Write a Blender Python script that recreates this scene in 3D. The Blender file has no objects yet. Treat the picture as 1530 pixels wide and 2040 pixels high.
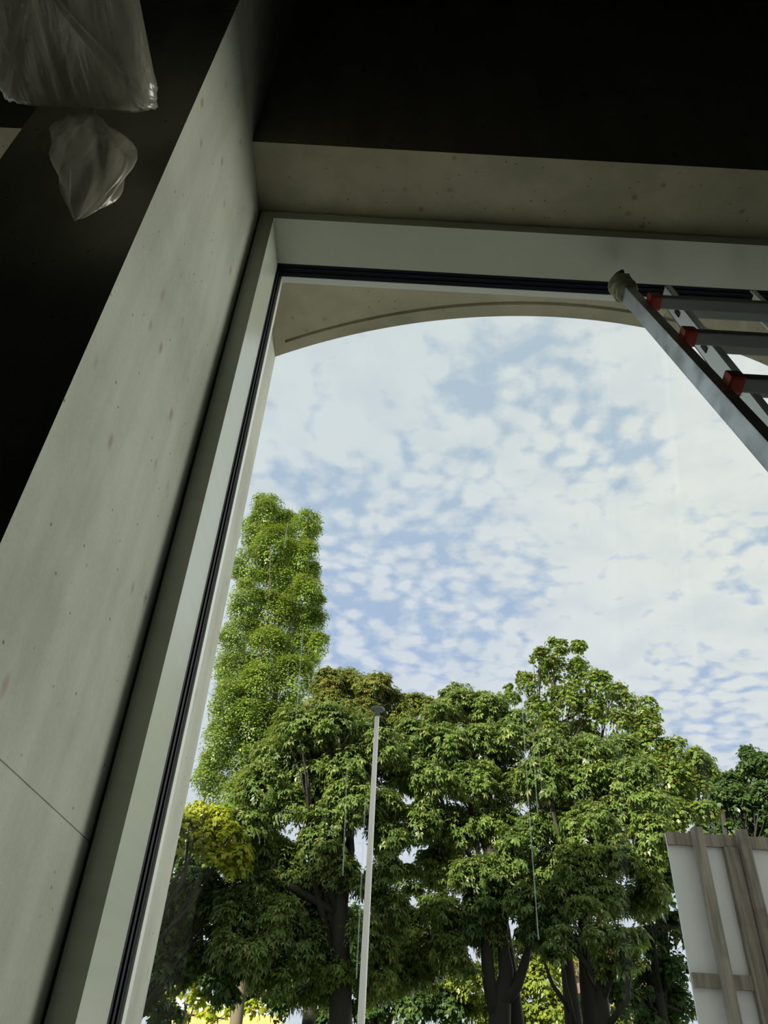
import bpy, bmesh, math, random
import numpy as np
from mathutils import Vector, Matrix

random.seed(7)
rng = np.random.default_rng(7)
C = bpy.context.scene.collection

# ------------------------------------------------------------------ camera
F = 1480.0
CAM = np.array([0.0, 0.0, 1.6])
_Z = np.array([108.0, 1918.0, -F]); _Z /= np.linalg.norm(_Z)
_X = np.array([1.0, -108.0 / 1918.0, 0.0]); _X /= np.linalg.norm(_X)
_Y = np.cross(_Z, _X)
RW = np.array([_X, _Y, _Z])            # camera axes -> world
cam = bpy.data.cameras.new('camera'); cam_o = bpy.data.objects.new('camera', cam); C.objects.link(cam_o)
cam.sensor_fit = 'VERTICAL'; cam.sensor_height = 24.0; cam.lens = F / 2040 * 24.0
cam.clip_start = 0.05; cam.clip_end = 500
M4 = Matrix.Identity(4)
for i in range(3):
    for j in range(3):
        M4[i][j] = float(RW[i][j])
    M4[i][3] = float(CAM[i])
cam_o.matrix_world = M4
bpy.context.scene.camera = cam_o


def direction(px, py):
    d = RW @ np.array([px - 765.0, 1020.0 - py, -F])
    return d / np.linalg.norm(d)


def at(px, py, y):
    d = direction(px, py)
    return CAM + d * (y / d[1])


def px_size(px, py, y, r):
    d = at(px, py, y) - CAM
    depth = -(RW.T @ d)[2]
    return r * depth / F


# ------------------------------------------------------------------ view, world, sun
sc = bpy.context.scene
sc.view_settings.view_transform = 'Standard'
sc.view_settings.look = 'None'
sc.view_settings.gamma = 1.0
sc.view_settings.exposure = 0.0
sc.view_settings.use_curve_mapping = False
try:
    sc.cycles.max_bounces = 7
    sc.cycles.diffuse_bounces = 5
    sc.cycles.glossy_bounces = 3
    sc.cycles.transmission_bounces = 4
    sc.cycles.transparent_max_bounces = 24
    sc.cycles.use_denoising = True
except Exception:
    pass


class NT:
    """small node helper"""
    def __init__(s, tree):
        s.t = tree; s.n = tree.nodes; s.l = tree.links

    def add(s, typ, ins=None, **kw):
        nd = s.n.new(typ)
        for k, v in kw.items():
            setattr(nd, k, v)
        for k, v in (ins or {}).items():
            if isinstance(v, bpy.types.NodeSocket):
                s.l.new(v, nd.inputs[k])
            else:
                nd.inputs[k].default_value = v
        return nd

    def math(s, op, a, b=0.0, clamp=False):
        return s.add('ShaderNodeMath', {0: a, 1: b}, operation=op, use_clamp=clamp).outputs[0]

    def mix(s, f, a, b):
        nd = s.add('ShaderNodeMix', None, data_type='RGBA')
        for k, v in ((0, f), (6, a), (7, b)):
            if isinstance(v, bpy.types.NodeSocket):
                s.l.new(v, nd.inputs[k])
            else:
                nd.inputs[k].default_value = v if k == 0 else (v[0], v[1], v[2], 1)
        return nd.outputs[2]

    def ramp(s, v, lo, hi, a=0.0, b=1.0, smooth=True):
        nd = s.add('ShaderNodeMapRange', {'Value': v, 'From Min': lo, 'From Max': hi, 'To Min': a, 'To Max': b})
        nd.interpolation_type = 'SMOOTHSTEP' if smooth else 'LINEAR'
        return nd.outputs[0]


SUN_DIR = Vector((-0.50, -0.70, 0.46)).normalized()     # towards the sun
w = bpy.data.worlds.new('sky'); sc.world = w; w.use_nodes = True
t = NT(w.node_tree); t.n.clear()
tc = t.add('ShaderNodeTexCoord')
D = tc.outputs['Generated']
sep = t.add('ShaderNodeSeparateXYZ', {0: D})
zz = t.math('ADD', t.math('MAXIMUM', sep.outputs[2], 0.0), 0.12)
cx = t.math('DIVIDE', sep.outputs[0], zz); cy = t.math('DIVIDE', sep.outputs[1], zz)
P = t.add('ShaderNodeCombineXYZ', {0: cx, 1: cy, 2: 0.0}).outputs[0]
warp = t.add('ShaderNodeTexNoise', {'Vector': P, 'Scale': 2.2, 'Detail': 3.0})
P2 = t.add('ShaderNodeVectorMath', {0: P, 1: t.add('ShaderNodeVectorMath', {0: warp.outputs['Color'], 1: (0.10, 0.10, 0.0)}, operation='MULTIPLY').outputs[0]}, operation='ADD').outputs[0]
cell = t.add('ShaderNodeTexNoise', {'Vector': P2, 'Scale': 32.0, 'Detail': 5.0, 'Roughness': 0.55}).outputs[0]
vor = t.add('ShaderNodeTexVoronoi', {'Vector': P2, 'Scale': 25.0, 'Randomness': 1.0}, feature='SMOOTH_F1')
vor.inputs['Smoothness'].default_value = 0.6
soft = t.add('ShaderNodeTexNoise', {'Vector': P, 'Scale': 3.4, 'Detail': 3.0}).outputs[0]


def blob(px, py, rpx, inner=0.2):
    d = direction(px, py)
    dist = t.add('ShaderNodeVectorMath', {0: t.add('ShaderNodeVectorMath', {0: D}, operation='NORMALIZE').outputs[0], 1: tuple(d)}, operation='DISTANCE').outputs['Value']
    r = rpx / F
    return t.ramp(dist, r, r * inner)


def mx(*a):
    o = a[0]
    for b in a[1:]:
        o = t.math('MAXIMUM', o, b)
    return o


# broken altocumulus bands and closed cloud sheets
band = mx(blob(1030, 760, 260), blob(1180, 870, 200), blob(860, 1040, 330), blob(640, 1050, 260), blob(640, 1260, 260), blob(900, 1180, 300),
          t.math('MULTIPLY', blob(1500, 1090, 130), 0.9), t.math('MULTIPLY', blob(1420, 1420, 190), 0.8), blob(560, 950, 120), blob(720, 1320, 130))
holes = t.math('ADD', t.math('MULTIPLY', cell, 0.62), t.math('MULTIPLY', vor.outputs['Distance'], 0.60))
holes = t.math('ADD', holes, t.math('MULTIPLY', t.math('SUBTRACT', soft, 0.5), 0.25))
thr = t.math('SUBTRACT', holes, t.math('MULTIPLY', t.math('SUBTRACT', 1.0, band), 0.30))
blue_amt = t.math('MULTIPLY', t.ramp(thr, 0.465, 0.73, smooth=False), 0.66)
bright = blob(1480, 1000, 700, 0.0)
cloud = t.mix(t.ramp(sep.outputs[2], 0.35, 0.85), (0.73, 0.775, 0.87), (0.72, 0.78, 0.80))
cloud = t.mix(bright, cloud, (0.84, 0.86, 0.82))
grey = t.ramp(t.add('ShaderNodeTexNoise', {'Vector': P2, 'Scale': 9.0, 'Detail': 6.0}).outputs[0], 0.4, 0.7, 0.0, 0.3)
cloud = t.mix(grey, cloud, (0.52, 0.60, 0.70))
blue = t.mix(t.ramp(sep.outputs[2], 0.35, 0.8), (0.26, 0.42, 0.74), (0.36, 0.50, 0.66))
col = t.mix(blue_amt, cloud, blue)
# unseen bright sky patch added off to the right to light the room
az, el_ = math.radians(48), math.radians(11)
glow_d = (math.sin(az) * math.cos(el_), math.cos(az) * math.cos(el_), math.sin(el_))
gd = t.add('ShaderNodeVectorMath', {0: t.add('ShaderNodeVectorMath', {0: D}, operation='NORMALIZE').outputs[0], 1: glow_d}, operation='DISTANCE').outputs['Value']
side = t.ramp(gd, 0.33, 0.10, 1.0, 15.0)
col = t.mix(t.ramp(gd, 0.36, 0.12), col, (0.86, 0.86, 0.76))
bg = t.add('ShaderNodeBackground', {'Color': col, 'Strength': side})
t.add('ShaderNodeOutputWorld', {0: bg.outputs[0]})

sun = bpy.data.lights.new('sun', 'SUN'); sun.energy = 10.0; sun.angle = math.radians(1.5); sun.color = (1.0, 0.93, 0.80)
sun_o = bpy.data.objects.new('sun', sun); C.objects.link(sun_o)
sun_o.rotation_euler = SUN_DIR.to_track_quat('Z', 'Y').to_euler()
sun_o.location = SUN_DIR * 60


# ------------------------------------------------------------------ materials
def mat(name, color=(0.5, 0.5, 0.5), rough=0.6, metal=0.0, spec=0.5):
    m = bpy.data.materials.new(name); m.use_nodes = True
    b = m.node_tree.nodes['Principled BSDF']
    b.inputs['Base Color'].default_value = (*color, 1)
    b.inputs['Roughness'].default_value = rough
    b.inputs['Metallic'].default_value = metal
    b.inputs['Specular IOR Level'].default_value = spec
    return m, NT(m.node_tree), b


def concrete(name, base, dark, rust=(0.20, 0.12, 0.06), pits=True, scale=1.0):
    m, t, b = mat(name, base, 0.75, 0, 0.35)
    o = t.add('ShaderNodeTexCoord').outputs['Object']
    n1 = t.add('ShaderNodeTexNoise', {'Vector': o, 'Scale': 3.0 * scale, 'Detail': 6.0, 'Roughness': 0.6}).outputs[0]
    st = t.add('ShaderNodeMapping', {'Vector': o, 'Scale': (14.0, 14.0, 1.6)}).outputs[0]
    n2 = t.add('ShaderNodeTexNoise', {'Vector': st, 'Scale': 1.0 * scale, 'Detail': 5.0}).outputs[0]
    n3 = t.add('ShaderNodeTexNoise', {'Vector': o, 'Scale': 180.0, 'Detail': 3.0}).outputs[0]
    v = t.math('ADD', t.math('MULTIPLY', t.ramp(n1, 0.35, 0.7), 0.5), t.math('MULTIPLY', t.ramp(n2, 0.35, 0.7), 0.35))
    v = t.math('ADD', v, t.math('MULTIPLY', t.ramp(n3, 0.3, 0.7), 0.15))
    c = t.mix(v, base, dark)
    # rust coloured specks and air holes
    sp = t.add('ShaderNodeTexVoronoi', {'Vector': t.add('ShaderNodeMapping', {'Vector': o, 'Scale': (16.0, 16.0, 9.0)}).outputs[0], 'Scale': 1.0})
    clus = t.ramp(t.add('ShaderNodeTexNoise', {'Vector': o, 'Scale': 2.6}).outputs[0], 0.46, 0.58)
    s1 = t.math('MULTIPLY', t.ramp(sp.outputs['Distance'], 0.20, 0.05), clus)
    c = t.mix(t.math('MULTIPLY', s1, 0.6), c, rust)
    if pits:
        pv = t.add('ShaderNodeTexVoronoi', {'Vector': o, 'Scale': 38.0})
        pit = t.math('MULTIPLY', t.ramp(pv.outputs['Distance'], 0.13, 0.05), t.ramp(pv.outputs['Color'], 0.45, 0.5))
        c = t.mix(t.math('MULTIPLY', pit, 0.75), c, (0.05, 0.05, 0.04))
    t.l.new(c, b.inputs['Base Color'])
    bp = t.add('ShaderNodeBump', {'Strength': 0.12, 'Height': v, 'Distance': 0.004})
    t.l.new(bp.outputs[0], b.inputs['Normal'])
    return m


M = {}


def rim(t, f0=0.04, f1=0.9, normal=None):
    lw = t.add('ShaderNodeLayerWeight', {'Blend': 0.5})
    if normal is not None:
        t.l.new(normal, lw.inputs['Normal'])
    return t.math('ADD', f0, t.math('MULTIPLY', t.math('POWER', lw.outputs['Facing'], 5.0), f1), clamp=True)


M['concrete'] = concrete('concrete', (0.55, 0.55, 0.46), (0.34, 0.345, 0.28))
M['concrete_soffit'] = concrete('concrete_lintel', (0.52, 0.47, 0.345), (0.35, 0.32, 0.23))
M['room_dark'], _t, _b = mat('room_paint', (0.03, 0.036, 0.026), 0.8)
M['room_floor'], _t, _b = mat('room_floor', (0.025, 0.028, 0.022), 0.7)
M['frame'], _t, _b = mat('frame_paint', (0.54, 0.57, 0.50), 0.28, 0.0, 0.6)
_o = _t.add('ShaderNodeTexCoord').outputs['Object']
_n = _t.add('ShaderNodeTexNoise', {'Vector': _t.add('ShaderNodeMapping', {'Vector': _o, 'Scale': (2, 2, 30)}).outputs[0], 'Scale': 1.2, 'Detail': 4.0}).outputs[0]
_t.l.new(_t.mix(_t.ramp(_n, 0.4, 0.75, 0, 0.4), (0.60, 0.62, 0.52), (0.48, 0.51, 0.42)), _b.inputs['Base Color'])
M['outer_frame'], _t, _b = mat('outer_frame_paint', (0.72, 0.72, 0.68), 0.4)
M['rubber'], _t, _b = mat('rubber', (0.008, 0.008, 0.014), 0.6, 0.0, 0.15)
M['facade'] = concrete('facade_concrete', (0.62, 0.60, 0.55), (0.50, 0.48, 0.43), pits=False)
M['alu'], _t, _b = mat('weathered_aluminium', (0.50, 0.54, 0.56), 0.48, 0.55)
_o = _t.add('ShaderNodeTexCoord').outputs['Object']
_n = _t.add('ShaderNodeTexNoise', {'Vector': _o, 'Scale': 14.0, 'Detail': 3.0}).outputs[0]
_t.l.new(_t.mix(_t.ramp(_n, 0.4, 0.7), (0.56, 0.61, 0.63), (0.46, 0.50, 0.52)), _b.inputs['Base Color'])
_t.l.new(_t.ramp(_n, 0.3, 0.7, 0.38, 0.62), _b.inputs['Roughness'])
M['alu_white'], _t, _b = mat('pale_aluminium', (0.74, 0.77, 0.76), 0.5, 0.2)
M['rung'], _t, _b = mat('rung_aluminium', (0.30, 0.31, 0.30), 0.5, 0.4)
M['red'], _t, _b = mat('red_plastic', (0.42, 0.045, 0.03), 0.45)
M['hook'], _t, _b = mat('dark_steel', (0.05, 0.05, 0.045), 0.5, 0.6)
M['rag'], _t, _b = mat('grimy_wrap', (0.36, 0.36, 0.25), 0.85)
_o = _t.add('ShaderNodeTexCoord').outputs['Object']
_n = _t.add('ShaderNodeTexNoise', {'Vector': _o, 'Scale': 60.0, 'Detail': 6.0}).outputs[0]
_t.l.new(_t.mix(_t.ramp(_n, 0.35, 0.7), (0.42, 0.41, 0.29), (0.18, 0.18, 0.12)), _b.inputs['Base Color'])
_t.l.new(_t.add('ShaderNodeBump', {'Strength': 0.6, 'Height': _n, 'Distance': 0.004}).outputs[0], _b.inputs['Normal'])
M['tan'], _t, _b = mat('tan_rivet', (0.42, 0.30, 0.18), 0.5, 0.3)
M['pole'], _t, _b = mat('pole_paint', (0.86, 0.81, 0.78), 0.5)
M['pole_cap'], _t, _b = mat('pole_cap', (0.16, 0.18, 0.19), 0.5)
M['panel'], _t, _b = mat('white_panel', (0.74, 0.76, 0.79), 0.35)
M['wood'], _t, _b = mat('weathered_timber', (0.3, 0.26, 0.21), 0.8)
_o = _t.add('ShaderNodeTexCoord').outputs['Object']
_n = _t.add('ShaderNodeTexNoise', {'Vector': _t.add('ShaderNodeMapping', {'Vector': _o, 'Scale': (30, 30, 2.0)}).outputs[0], 'Scale': 1.0, 'Detail': 6.0}).outputs[0]
_n2 = _t.add('ShaderNodeTexNoise', {'Vector': _o, 'Scale': 4.0, 'Detail': 3.0}).outputs[0]
_c = _t.mix(_t.ramp(_n, 0.3, 0.75), (0.34, 0.305, 0.26), (0.165, 0.15, 0.128))
_t.l.new(_t.mix(_t.ramp(_n2, 0.55, 0.75, 0, 0.5), _c, (0.13, 0.11, 0.09)), _b.inputs['Base Color'])
M['bark'], _t, _b = mat('bark', (0.028, 0.024, 0.018), 0.9)
M['bark_pale'], _t, _b = mat('pale_bark', (0.16, 0.13, 0.08), 0.9)
M['grass'], _t, _b = mat('grass', (0.08, 0.13, 0.03), 0.9)
_o = _t.add('ShaderNodeTexCoord').outputs['Object']
_n = _t.add('ShaderNodeTexNoise', {'Vector': _o, 'Scale': 0.8, 'Detail': 6.0}).outputs[0]
_t.l.new(_t.mix(_n, (0.14, 0.18, 0.04), (0.06, 0.10, 0.025)), _b.inputs['Base Color'])
M['paving'], _t, _b = mat('bounce_paving', (0.60, 0.585, 0.54), 0.85)
M['yellow_wall'], _t, _b = mat('yellow_render', (0.60, 0.42, 0.14), 0.8)
M['white_wall'], _t, _b = mat('white_render', (0.80, 0.80, 0.80), 0.7)
M['dark_glass'], _t, _b = mat('window_glass', (0.08, 0.09, 0.11), 0.1)
M['roof_tile'], _t, _b = mat('roof_tiles', (0.20, 0.09, 0.06), 0.8)
M['brick'], _t, _b = mat('brick', (0.45, 0.22, 0.15), 0.85)
_o = _t.add('ShaderNodeTexCoord').outputs['Object']
_br = _t.add('ShaderNodeTexBrick', {'Vector': _t.add('ShaderNodeMapping', {'Vector': _o, 'Rotation': (math.pi / 2, 0, 0)}).outputs[0], 'Scale': 4.0, 'Color1': (0.50, 0.25, 0.17, 1), 'Color2': (0.40, 0.19, 0.13, 1), 'Mortar': (0.5, 0.45, 0.4, 1)})
_t.l.new(_br.outputs[0], _b.inputs['Base Color'])


def leaf_mat(name, bright, deep, odd, odd_amt=0.08, trans=0.35, patch=0.0, patch_col=(0.2, 0.1, 0.03), gloss=0.35):
    m = bpy.data.materials.new(name); m.use_nodes = True
    t = NT(m.node_tree); t.n.clear()
    g = t.add('ShaderNodeNewGeometry').outputs['Random Per Island']
    o = t.add('ShaderNodeTexCoord').outputs['Object']
    n = t.add('ShaderNodeTexNoise', {'Vector': o, 'Scale': 0.9, 'Detail': 3.0}).outputs[0]
    f = t.math('ADD', t.math('MULTIPLY', g, 0.6), t.math('MULTIPLY', t.ramp(n, 0.3, 0.7), 0.4))
    c = t.mix(f, bright, deep)
    g2 = t.math('FRACT', t.math('MULTIPLY', g, 17.37))
    c = t.mix(t.ramp(g2, 1 - odd_amt * 1.2, 1 - odd_amt * 0.8), c, odd)
    if patch > 0:
        n2 = t.add('ShaderNodeTexNoise', {'Vector': o, 'Scale': 1.7, 'Detail': 4.0}).outputs[0]
        c = t.mix(t.ramp(n2, 0.5, 0.62, 0, patch), c, patch_col)
    d = t.add('ShaderNodeBsdfDiffuse', {'Color': c})
    tl = t.mix(0.5, c, (bright[0] * 1.5, bright[1] * 1.3, bright[2] * 0.6))
    tr = t.add('ShaderNodeBsdfTranslucent', {'Color': tl})
    gl = t.add('ShaderNodeBsdfGlossy', {'Color': (0.8, 0.85, 0.8, 1), 'Roughness': gloss})
    s = t.add('ShaderNodeMixShader', {0: trans, 1: d.outputs[0], 2: tr.outputs[0]})
    fr = rim(t, 0.02, 0.35)
    s = t.add('ShaderNodeMixShader', {0: fr, 1: s.outputs[0], 2: gl.outputs[0]})
    t.add('ShaderNodeOutputMaterial', {0: s.outputs[0]})
    return m


L = {
    'poplar': leaf_mat('poplar_leaf', (0.27, 0.37, 0.06), (0.10, 0.18, 0.025), (0.42, 0.40, 0.10), 0.07),
    'chestnut': leaf_mat('chestnut_leaf', (0.23, 0.32, 0.075), (0.045, 0.09, 0.026), (0.36, 0.33, 0.13), 0.08),
    'rusty': leaf_mat('browning_leaf', (0.20, 0.27, 0.05), (0.08, 0.13, 0.03), (0.34, 0.18, 0.06), 0.14, patch=0.35, patch_col=(0.24, 0.16, 0.04)),
    'maple': leaf_mat('maple_leaf', (0.24, 0.33, 0.07), (0.09, 0.16, 0.03), (0.45, 0.22, 0.05), 0.05, trans=0.4),
    'yellow': leaf_mat('yellow_leaf', (0.50, 0.56, 0.06), (0.26, 0.36, 0.04), (0.60, 0.40, 0.06), 0.12, trans=0.45),
    'lime': leaf_mat('lime_leaf', (0.30, 0.36, 0.05), (0.12, 0.18, 0.03), (0.45, 0.38, 0.06), 0.08),
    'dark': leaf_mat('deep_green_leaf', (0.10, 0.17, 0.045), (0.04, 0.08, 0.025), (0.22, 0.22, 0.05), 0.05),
}

# glass
m = bpy.data.materials.new('clear_glass'); m.use_nodes = True; t = NT(m.node_tree); t.n.clear()
tr = t.add('ShaderNodeBsdfTransparent', {'Color': (0.97, 0.985, 0.975, 1)})
gl = t.add('ShaderNodeBsdfGlossy', {'Color': (1, 1, 1, 1), 'Roughness': 0.01})
fr = rim(t, 0.025, 0.9)
t.add('ShaderNodeOutputMaterial', {0: t.add('ShaderNodeMixShader', {0: fr, 1: tr.outputs[0], 2: gl.outputs[0]}).outputs[0]})
M['glass'] = m
m = bpy.data.materials.new('dried_water_streak'); m.use_nodes = True; t = NT(m.node_tree); t.n.clear()
tr = t.add('ShaderNodeBsdfTransparent'); df = t.add('ShaderNodeBsdfTranslucent', {'Color': (0.55, 0.65, 0.6, 1)})
o = t.add('ShaderNodeTexCoord').outputs['Object']
nz = t.add('ShaderNodeTexNoise', {'Vector': o, 'Scale': 40.0, 'Detail': 3.0}).outputs[0]
t.add('ShaderNodeOutputMaterial', {0: t.add('ShaderNodeMixShader', {0: t.ramp(nz, 0.1, 0.9, 0.10, 0.22), 1: tr.outputs[0], 2: df.outputs[0]}).outputs[0]})
M['streak'] = m
# plastic film
m = bpy.data.materials.new('clear_plastic_film'); m.use_nodes = True; t = NT(m.node_tree); t.n.clear()
o = t.add('ShaderNodeTexCoord').outputs['Object']
n1 = t.add('ShaderNodeTexNoise', {'Vector': t.add('ShaderNodeMapping', {'Vector': o, 'Rotation': (0, 0, 0.5), 'Scale': (22, 4, 4)}).outputs[0], 'Scale': 1.0, 'Detail': 5.0, 'Distortion': 0.6}).outputs[0]
bp = t.add('ShaderNodeBump', {'Strength': 0.7, 'Height': n1, 'Distance': 0.02})
tr = t.add('ShaderNodeBsdfTransparent', {'Color': (0.93, 0.93, 0.90, 1)})
tl = t.add('ShaderNodeBsdfTranslucent', {'Color': (0.75, 0.69, 0.58, 1), 'Normal': bp.outputs[0]})
df = t.add('ShaderNodeBsdfDiffuse', {'Color': (0.72, 0.66, 0.56, 1), 'Normal': bp.outputs[0]})
gl = t.add('ShaderNodeBsdfGlossy', {'Color': (0.9, 0.9, 0.88, 1), 'Roughness': 0.22, 'Normal': bp.outputs[0]})
a = t.add('ShaderNodeMixShader', {0: 0.5, 1: tl.outputs[0], 2: df.outputs[0]})
b_ = t.add('ShaderNodeMixShader', {0: t.ramp(n1, 0.35, 0.7, 0.22, 0.55), 1: tr.outputs[0], 2: a.outputs[0]})
fr = rim(t, 0.05, 0.9, bp.outputs[0])
t.add('ShaderNodeOutputMaterial', {0: t.add('ShaderNodeMixShader', {0: fr, 1: b_.outputs[0], 2: gl.outputs[0]}).outputs[0]})
M['film'] = m


# ------------------------------------------------------------------ mesh helpers
def link(name, me, m, parent=None, smooth=False):
    if m is not None:
        me.materials.append(m)
    o = bpy.data.objects.new(name, me); C.objects.link(o)
    if parent is not None:
        o.parent = parent
        o.matrix_parent_inverse = parent.matrix_world.inverted() if parent.type != 'EMPTY' else Matrix.Translation(-parent.location)
    if smooth:
        me.polygons.foreach_set('use_smooth', [True] * len(me.polygons)); me.update()
    return o


class MB:
    def __init__(s):
        s.bm = bmesh.new()

    def box(s, lo, hi, bevel=0.0):
        vs = [s.bm.verts.new((x, y, z)) for x in (lo[0], hi[0]) for y in (lo[1], hi[1]) for z in (lo[2], hi[2])]
        idx = ((0, 1, 3, 2), (4, 6, 7, 5), (0, 4, 5, 1), (2, 3, 7, 6), (0, 2, 6, 4), (1, 5, 7, 3))
        fs = [s.bm.faces.new([vs[i] for i in f]) for f in idx]
        if bevel:
            es = list({e for f in fs for e in f.edges})
            bmesh.ops.bevel(s.bm, geom=es, offset=bevel, segments=2, affect='EDGES', profile=0.7)
        return s

    def bar(s, p0, p1, w, h, side=(1, 0, 0), bevel=0.0):
        """box along p0-p1, w across `side`, h across the third axis"""
        p0, p1 = Vector(p0), Vector(p1); d = (p1 - p0).normalized(); u = Vector(side); u = (u - d * u.dot(d)).normalized(); v = d.cross(u)
        vs = []
        for p in (p0, p1):
            for a, b in ((-1, -1), (1, -1), (1, 1), (-1, 1)):
                vs.append(s.bm.verts.new(p + u * (a * w / 2) + v * (b * h / 2)))
        fs = [s.bm.faces.new(f) for f in (vs[3::-1], vs[4:8])]
        for i in range(4):
            j = (i + 1) % 4
            fs.append(s.bm.faces.new((vs[i], vs[j], vs[4 + j], vs[4 + i])))
        if bevel:
            es = list({e for f in fs for e in f.edges})
            bmesh.ops.bevel(s.bm, geom=es, offset=bevel, segments=2, affect='EDGES', profile=0.7)
        return s

    def tube(s, pts, rads, n=10, caps=True):
        pts = [Vector(p) for p in pts]; rings = []
        for i, p in enumerate(pts):
            d = (pts[min(i + 1, len(pts) - 1)] - pts[max(i - 1, 0)]).normalized()
            a = Vector((0, 1, 0)) if abs(d.y) < 0.8 else Vector((1, 0, 0))
            u = d.cross(a).normalized(); v = d.cross(u)
            rings.append([s.bm.verts.new(p + (u * math.cos(k * 2 * math.pi / n) + v * math.sin(k * 2 * math.pi / n)) * rads[i]) for k in range(n)])
        for a, b in zip(rings, rings[1:]):
            for k in range(n):
                s.bm.faces.new((a[k], a[(k + 1) % n], b[(k + 1) % n], b[k]))
        if caps:
            s.bm.faces.new(rings[0][::-1]); s.bm.faces.new(rings[-1])
        return s

    def lathe(s, base, prof, n=24):
        b = Vector(base); rings = []
        for r, z in prof:
            rings.append([s.bm.verts.new(b + Vector((r * math.cos(k * 2 * math.pi / n), r * math.sin(k * 2 * math.pi / n), z))) for k in range(n)])
        for a, c in zip(rings, rings[1:]):
            for k in range(n):
                s.bm.faces.new((a[k], a[(k + 1) % n], c[(k + 1) % n], c[k]))
        s.bm.faces.new(rings[0][::-1]); s.bm.faces.new(rings[-1])
        return s

    def build(s, name, m, parent=None, smooth=False):
        bmesh.ops.recalc_face_normals(s.bm, faces=s.bm.faces)
        me = bpy.data.meshes.new(name); s.bm.to_mesh(me); s.bm.free()
        return link(name, me, m, parent, smooth)


def thing(name, label, cat, loc=(0, 0, 0), group=None):
    o = bpy.data.objects.new(name, None); C.objects.link(o); o.location = loc
    o.empty_display_size = 0.2
    o['label'] = label; o['category'] = cat
    if group:
        o['group'] = group
    return o


def struct(o, label=None):
    o['kind'] = 'structure'
    if label:
        o['label'] = label
    return o


# ------------------------------------------------------------------ the building shell
CZ = 1.6                                   # eye height
H = CZ + 2.016                             # underside of the lintel
XL, XR = -0.414, 1.474                     # opening of the main bay
PW = 0.289                                 # pier width
PITCH = XR - XL + PW
D1, LY, FY, GY = 0.674, 1.0, 1.2, 1.35     # pier face, lintel face, frame face, gasket
CEIL = 4.9
SILL = 0.10


def pier(x0, x1, label):
    b = MB()
    for z0, z1, ins in ((0, CZ + 0.268, 0), (CZ + 0.268, CZ + 0.2705, 0.0015), (CZ + 0.2705, H - 0.03, 0), (H - 0.03, H - 0.022, 0.006), (H - 0.022, CEIL, 0.001)):
        b.box((x0 + ins, D1 + ins, z0), (x1 - ins, 1.36, z1))
    b.box((x0, 1.36, 0), (x1, 1.76, CEIL))
    return struct(b.build('wall_front', M['concrete']), label)


pier(XL - PW, XL, 'bare concrete pier left of the large window')
pier(XR, XR + PW, 'bare concrete pier right of the large window')
pier(XL - PW - PITCH, XL - PITCH, 'bare concrete pier beyond the neighbouring bay')
pier(XR + PITCH, XR + PITCH + PW, 'bare concrete pier beyond the right-hand bay')


def lintel(x0, label):
    """precast lintel whose outer edge curves in plan, with a drip groove set back from that edge"""
    x1 = x0 + (XR - XL); xc = (x0 + x1) / 2
    bm = bmesh.new(); secs = []
    xs = sorted(set([x0, x1, x0 + 0.040, x0 + 0.0401, x1 - 0.040, x1 - 0.0401] + list(np.linspace(x0, x1, 61))))
    for x in xs:
        yc = 1.52 + 0.265 * (x - xc) ** 2
        g = 0.012 if x0 + 0.0400001 < x < x1 - 0.0400001 else 0.0
        pr = ((LY, H), (yc - 0.058, H), (yc - 0.057, H + g), (yc - 0.046, H + g), (yc - 0.045, H), (yc, H), (yc, CEIL), (LY, CEIL))
        secs.append([bm.verts.new((x, a, c)) for a, c in pr])
    for a, c in zip(secs, secs[1:]):
        for k in range(8):
            bm.faces.new((a[k], a[(k + 1) % 8], c[(k + 1) % 8], c[k]))
    bm.faces.new(secs[0]); bm.faces.new(secs[-1][::-1])
    bmesh.ops.recalc_face_normals(bm, faces=bm.faces)
    me = bpy.data.meshes.new('wall_front'); bm.to_mesh(me); bm.free()
    return struct(link('wall_front', me, M['concrete_soffit']), label)


lintel(XL, 'concrete lintel over the large window with a curved outer edge and drip groove')
lintel(XL - PITCH, 'concrete lintel over the neighbouring bay at the left')
lintel(XR + PW, 'concrete lintel over the bay at the right')
RX0, RX1, RY0 = XL - PW - PITCH, XR + PITCH + PW, -5.0
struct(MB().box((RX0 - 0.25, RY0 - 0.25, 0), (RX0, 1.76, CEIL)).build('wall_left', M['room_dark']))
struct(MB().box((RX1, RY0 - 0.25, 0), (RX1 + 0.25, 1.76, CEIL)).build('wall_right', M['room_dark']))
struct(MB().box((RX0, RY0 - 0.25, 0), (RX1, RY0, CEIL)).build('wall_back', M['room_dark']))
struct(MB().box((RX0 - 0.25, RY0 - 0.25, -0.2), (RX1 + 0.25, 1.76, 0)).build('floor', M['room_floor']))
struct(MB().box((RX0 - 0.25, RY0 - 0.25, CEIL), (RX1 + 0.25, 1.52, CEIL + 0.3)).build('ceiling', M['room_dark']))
# rest of the building: storeys above and wings at both sides
struct(MB().box((-34, -10, CEIL + 0.3), (22, 1.52, 16.5)).build('wall_outside', M['facade']), 'upper storeys of the building')
struct(MB().box((-34, -10, -0.2), (RX0 - 0.25, 1.76, CEIL + 0.3)).build('wall_outside', M['facade']), 'wing of the building at the left')
struct(MB().box((RX1 + 0.25, -10, -0.2), (16, 1.76, CEIL + 0.3)).build('wall_outside', M['facade']), 'wing of the building at the right')


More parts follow.
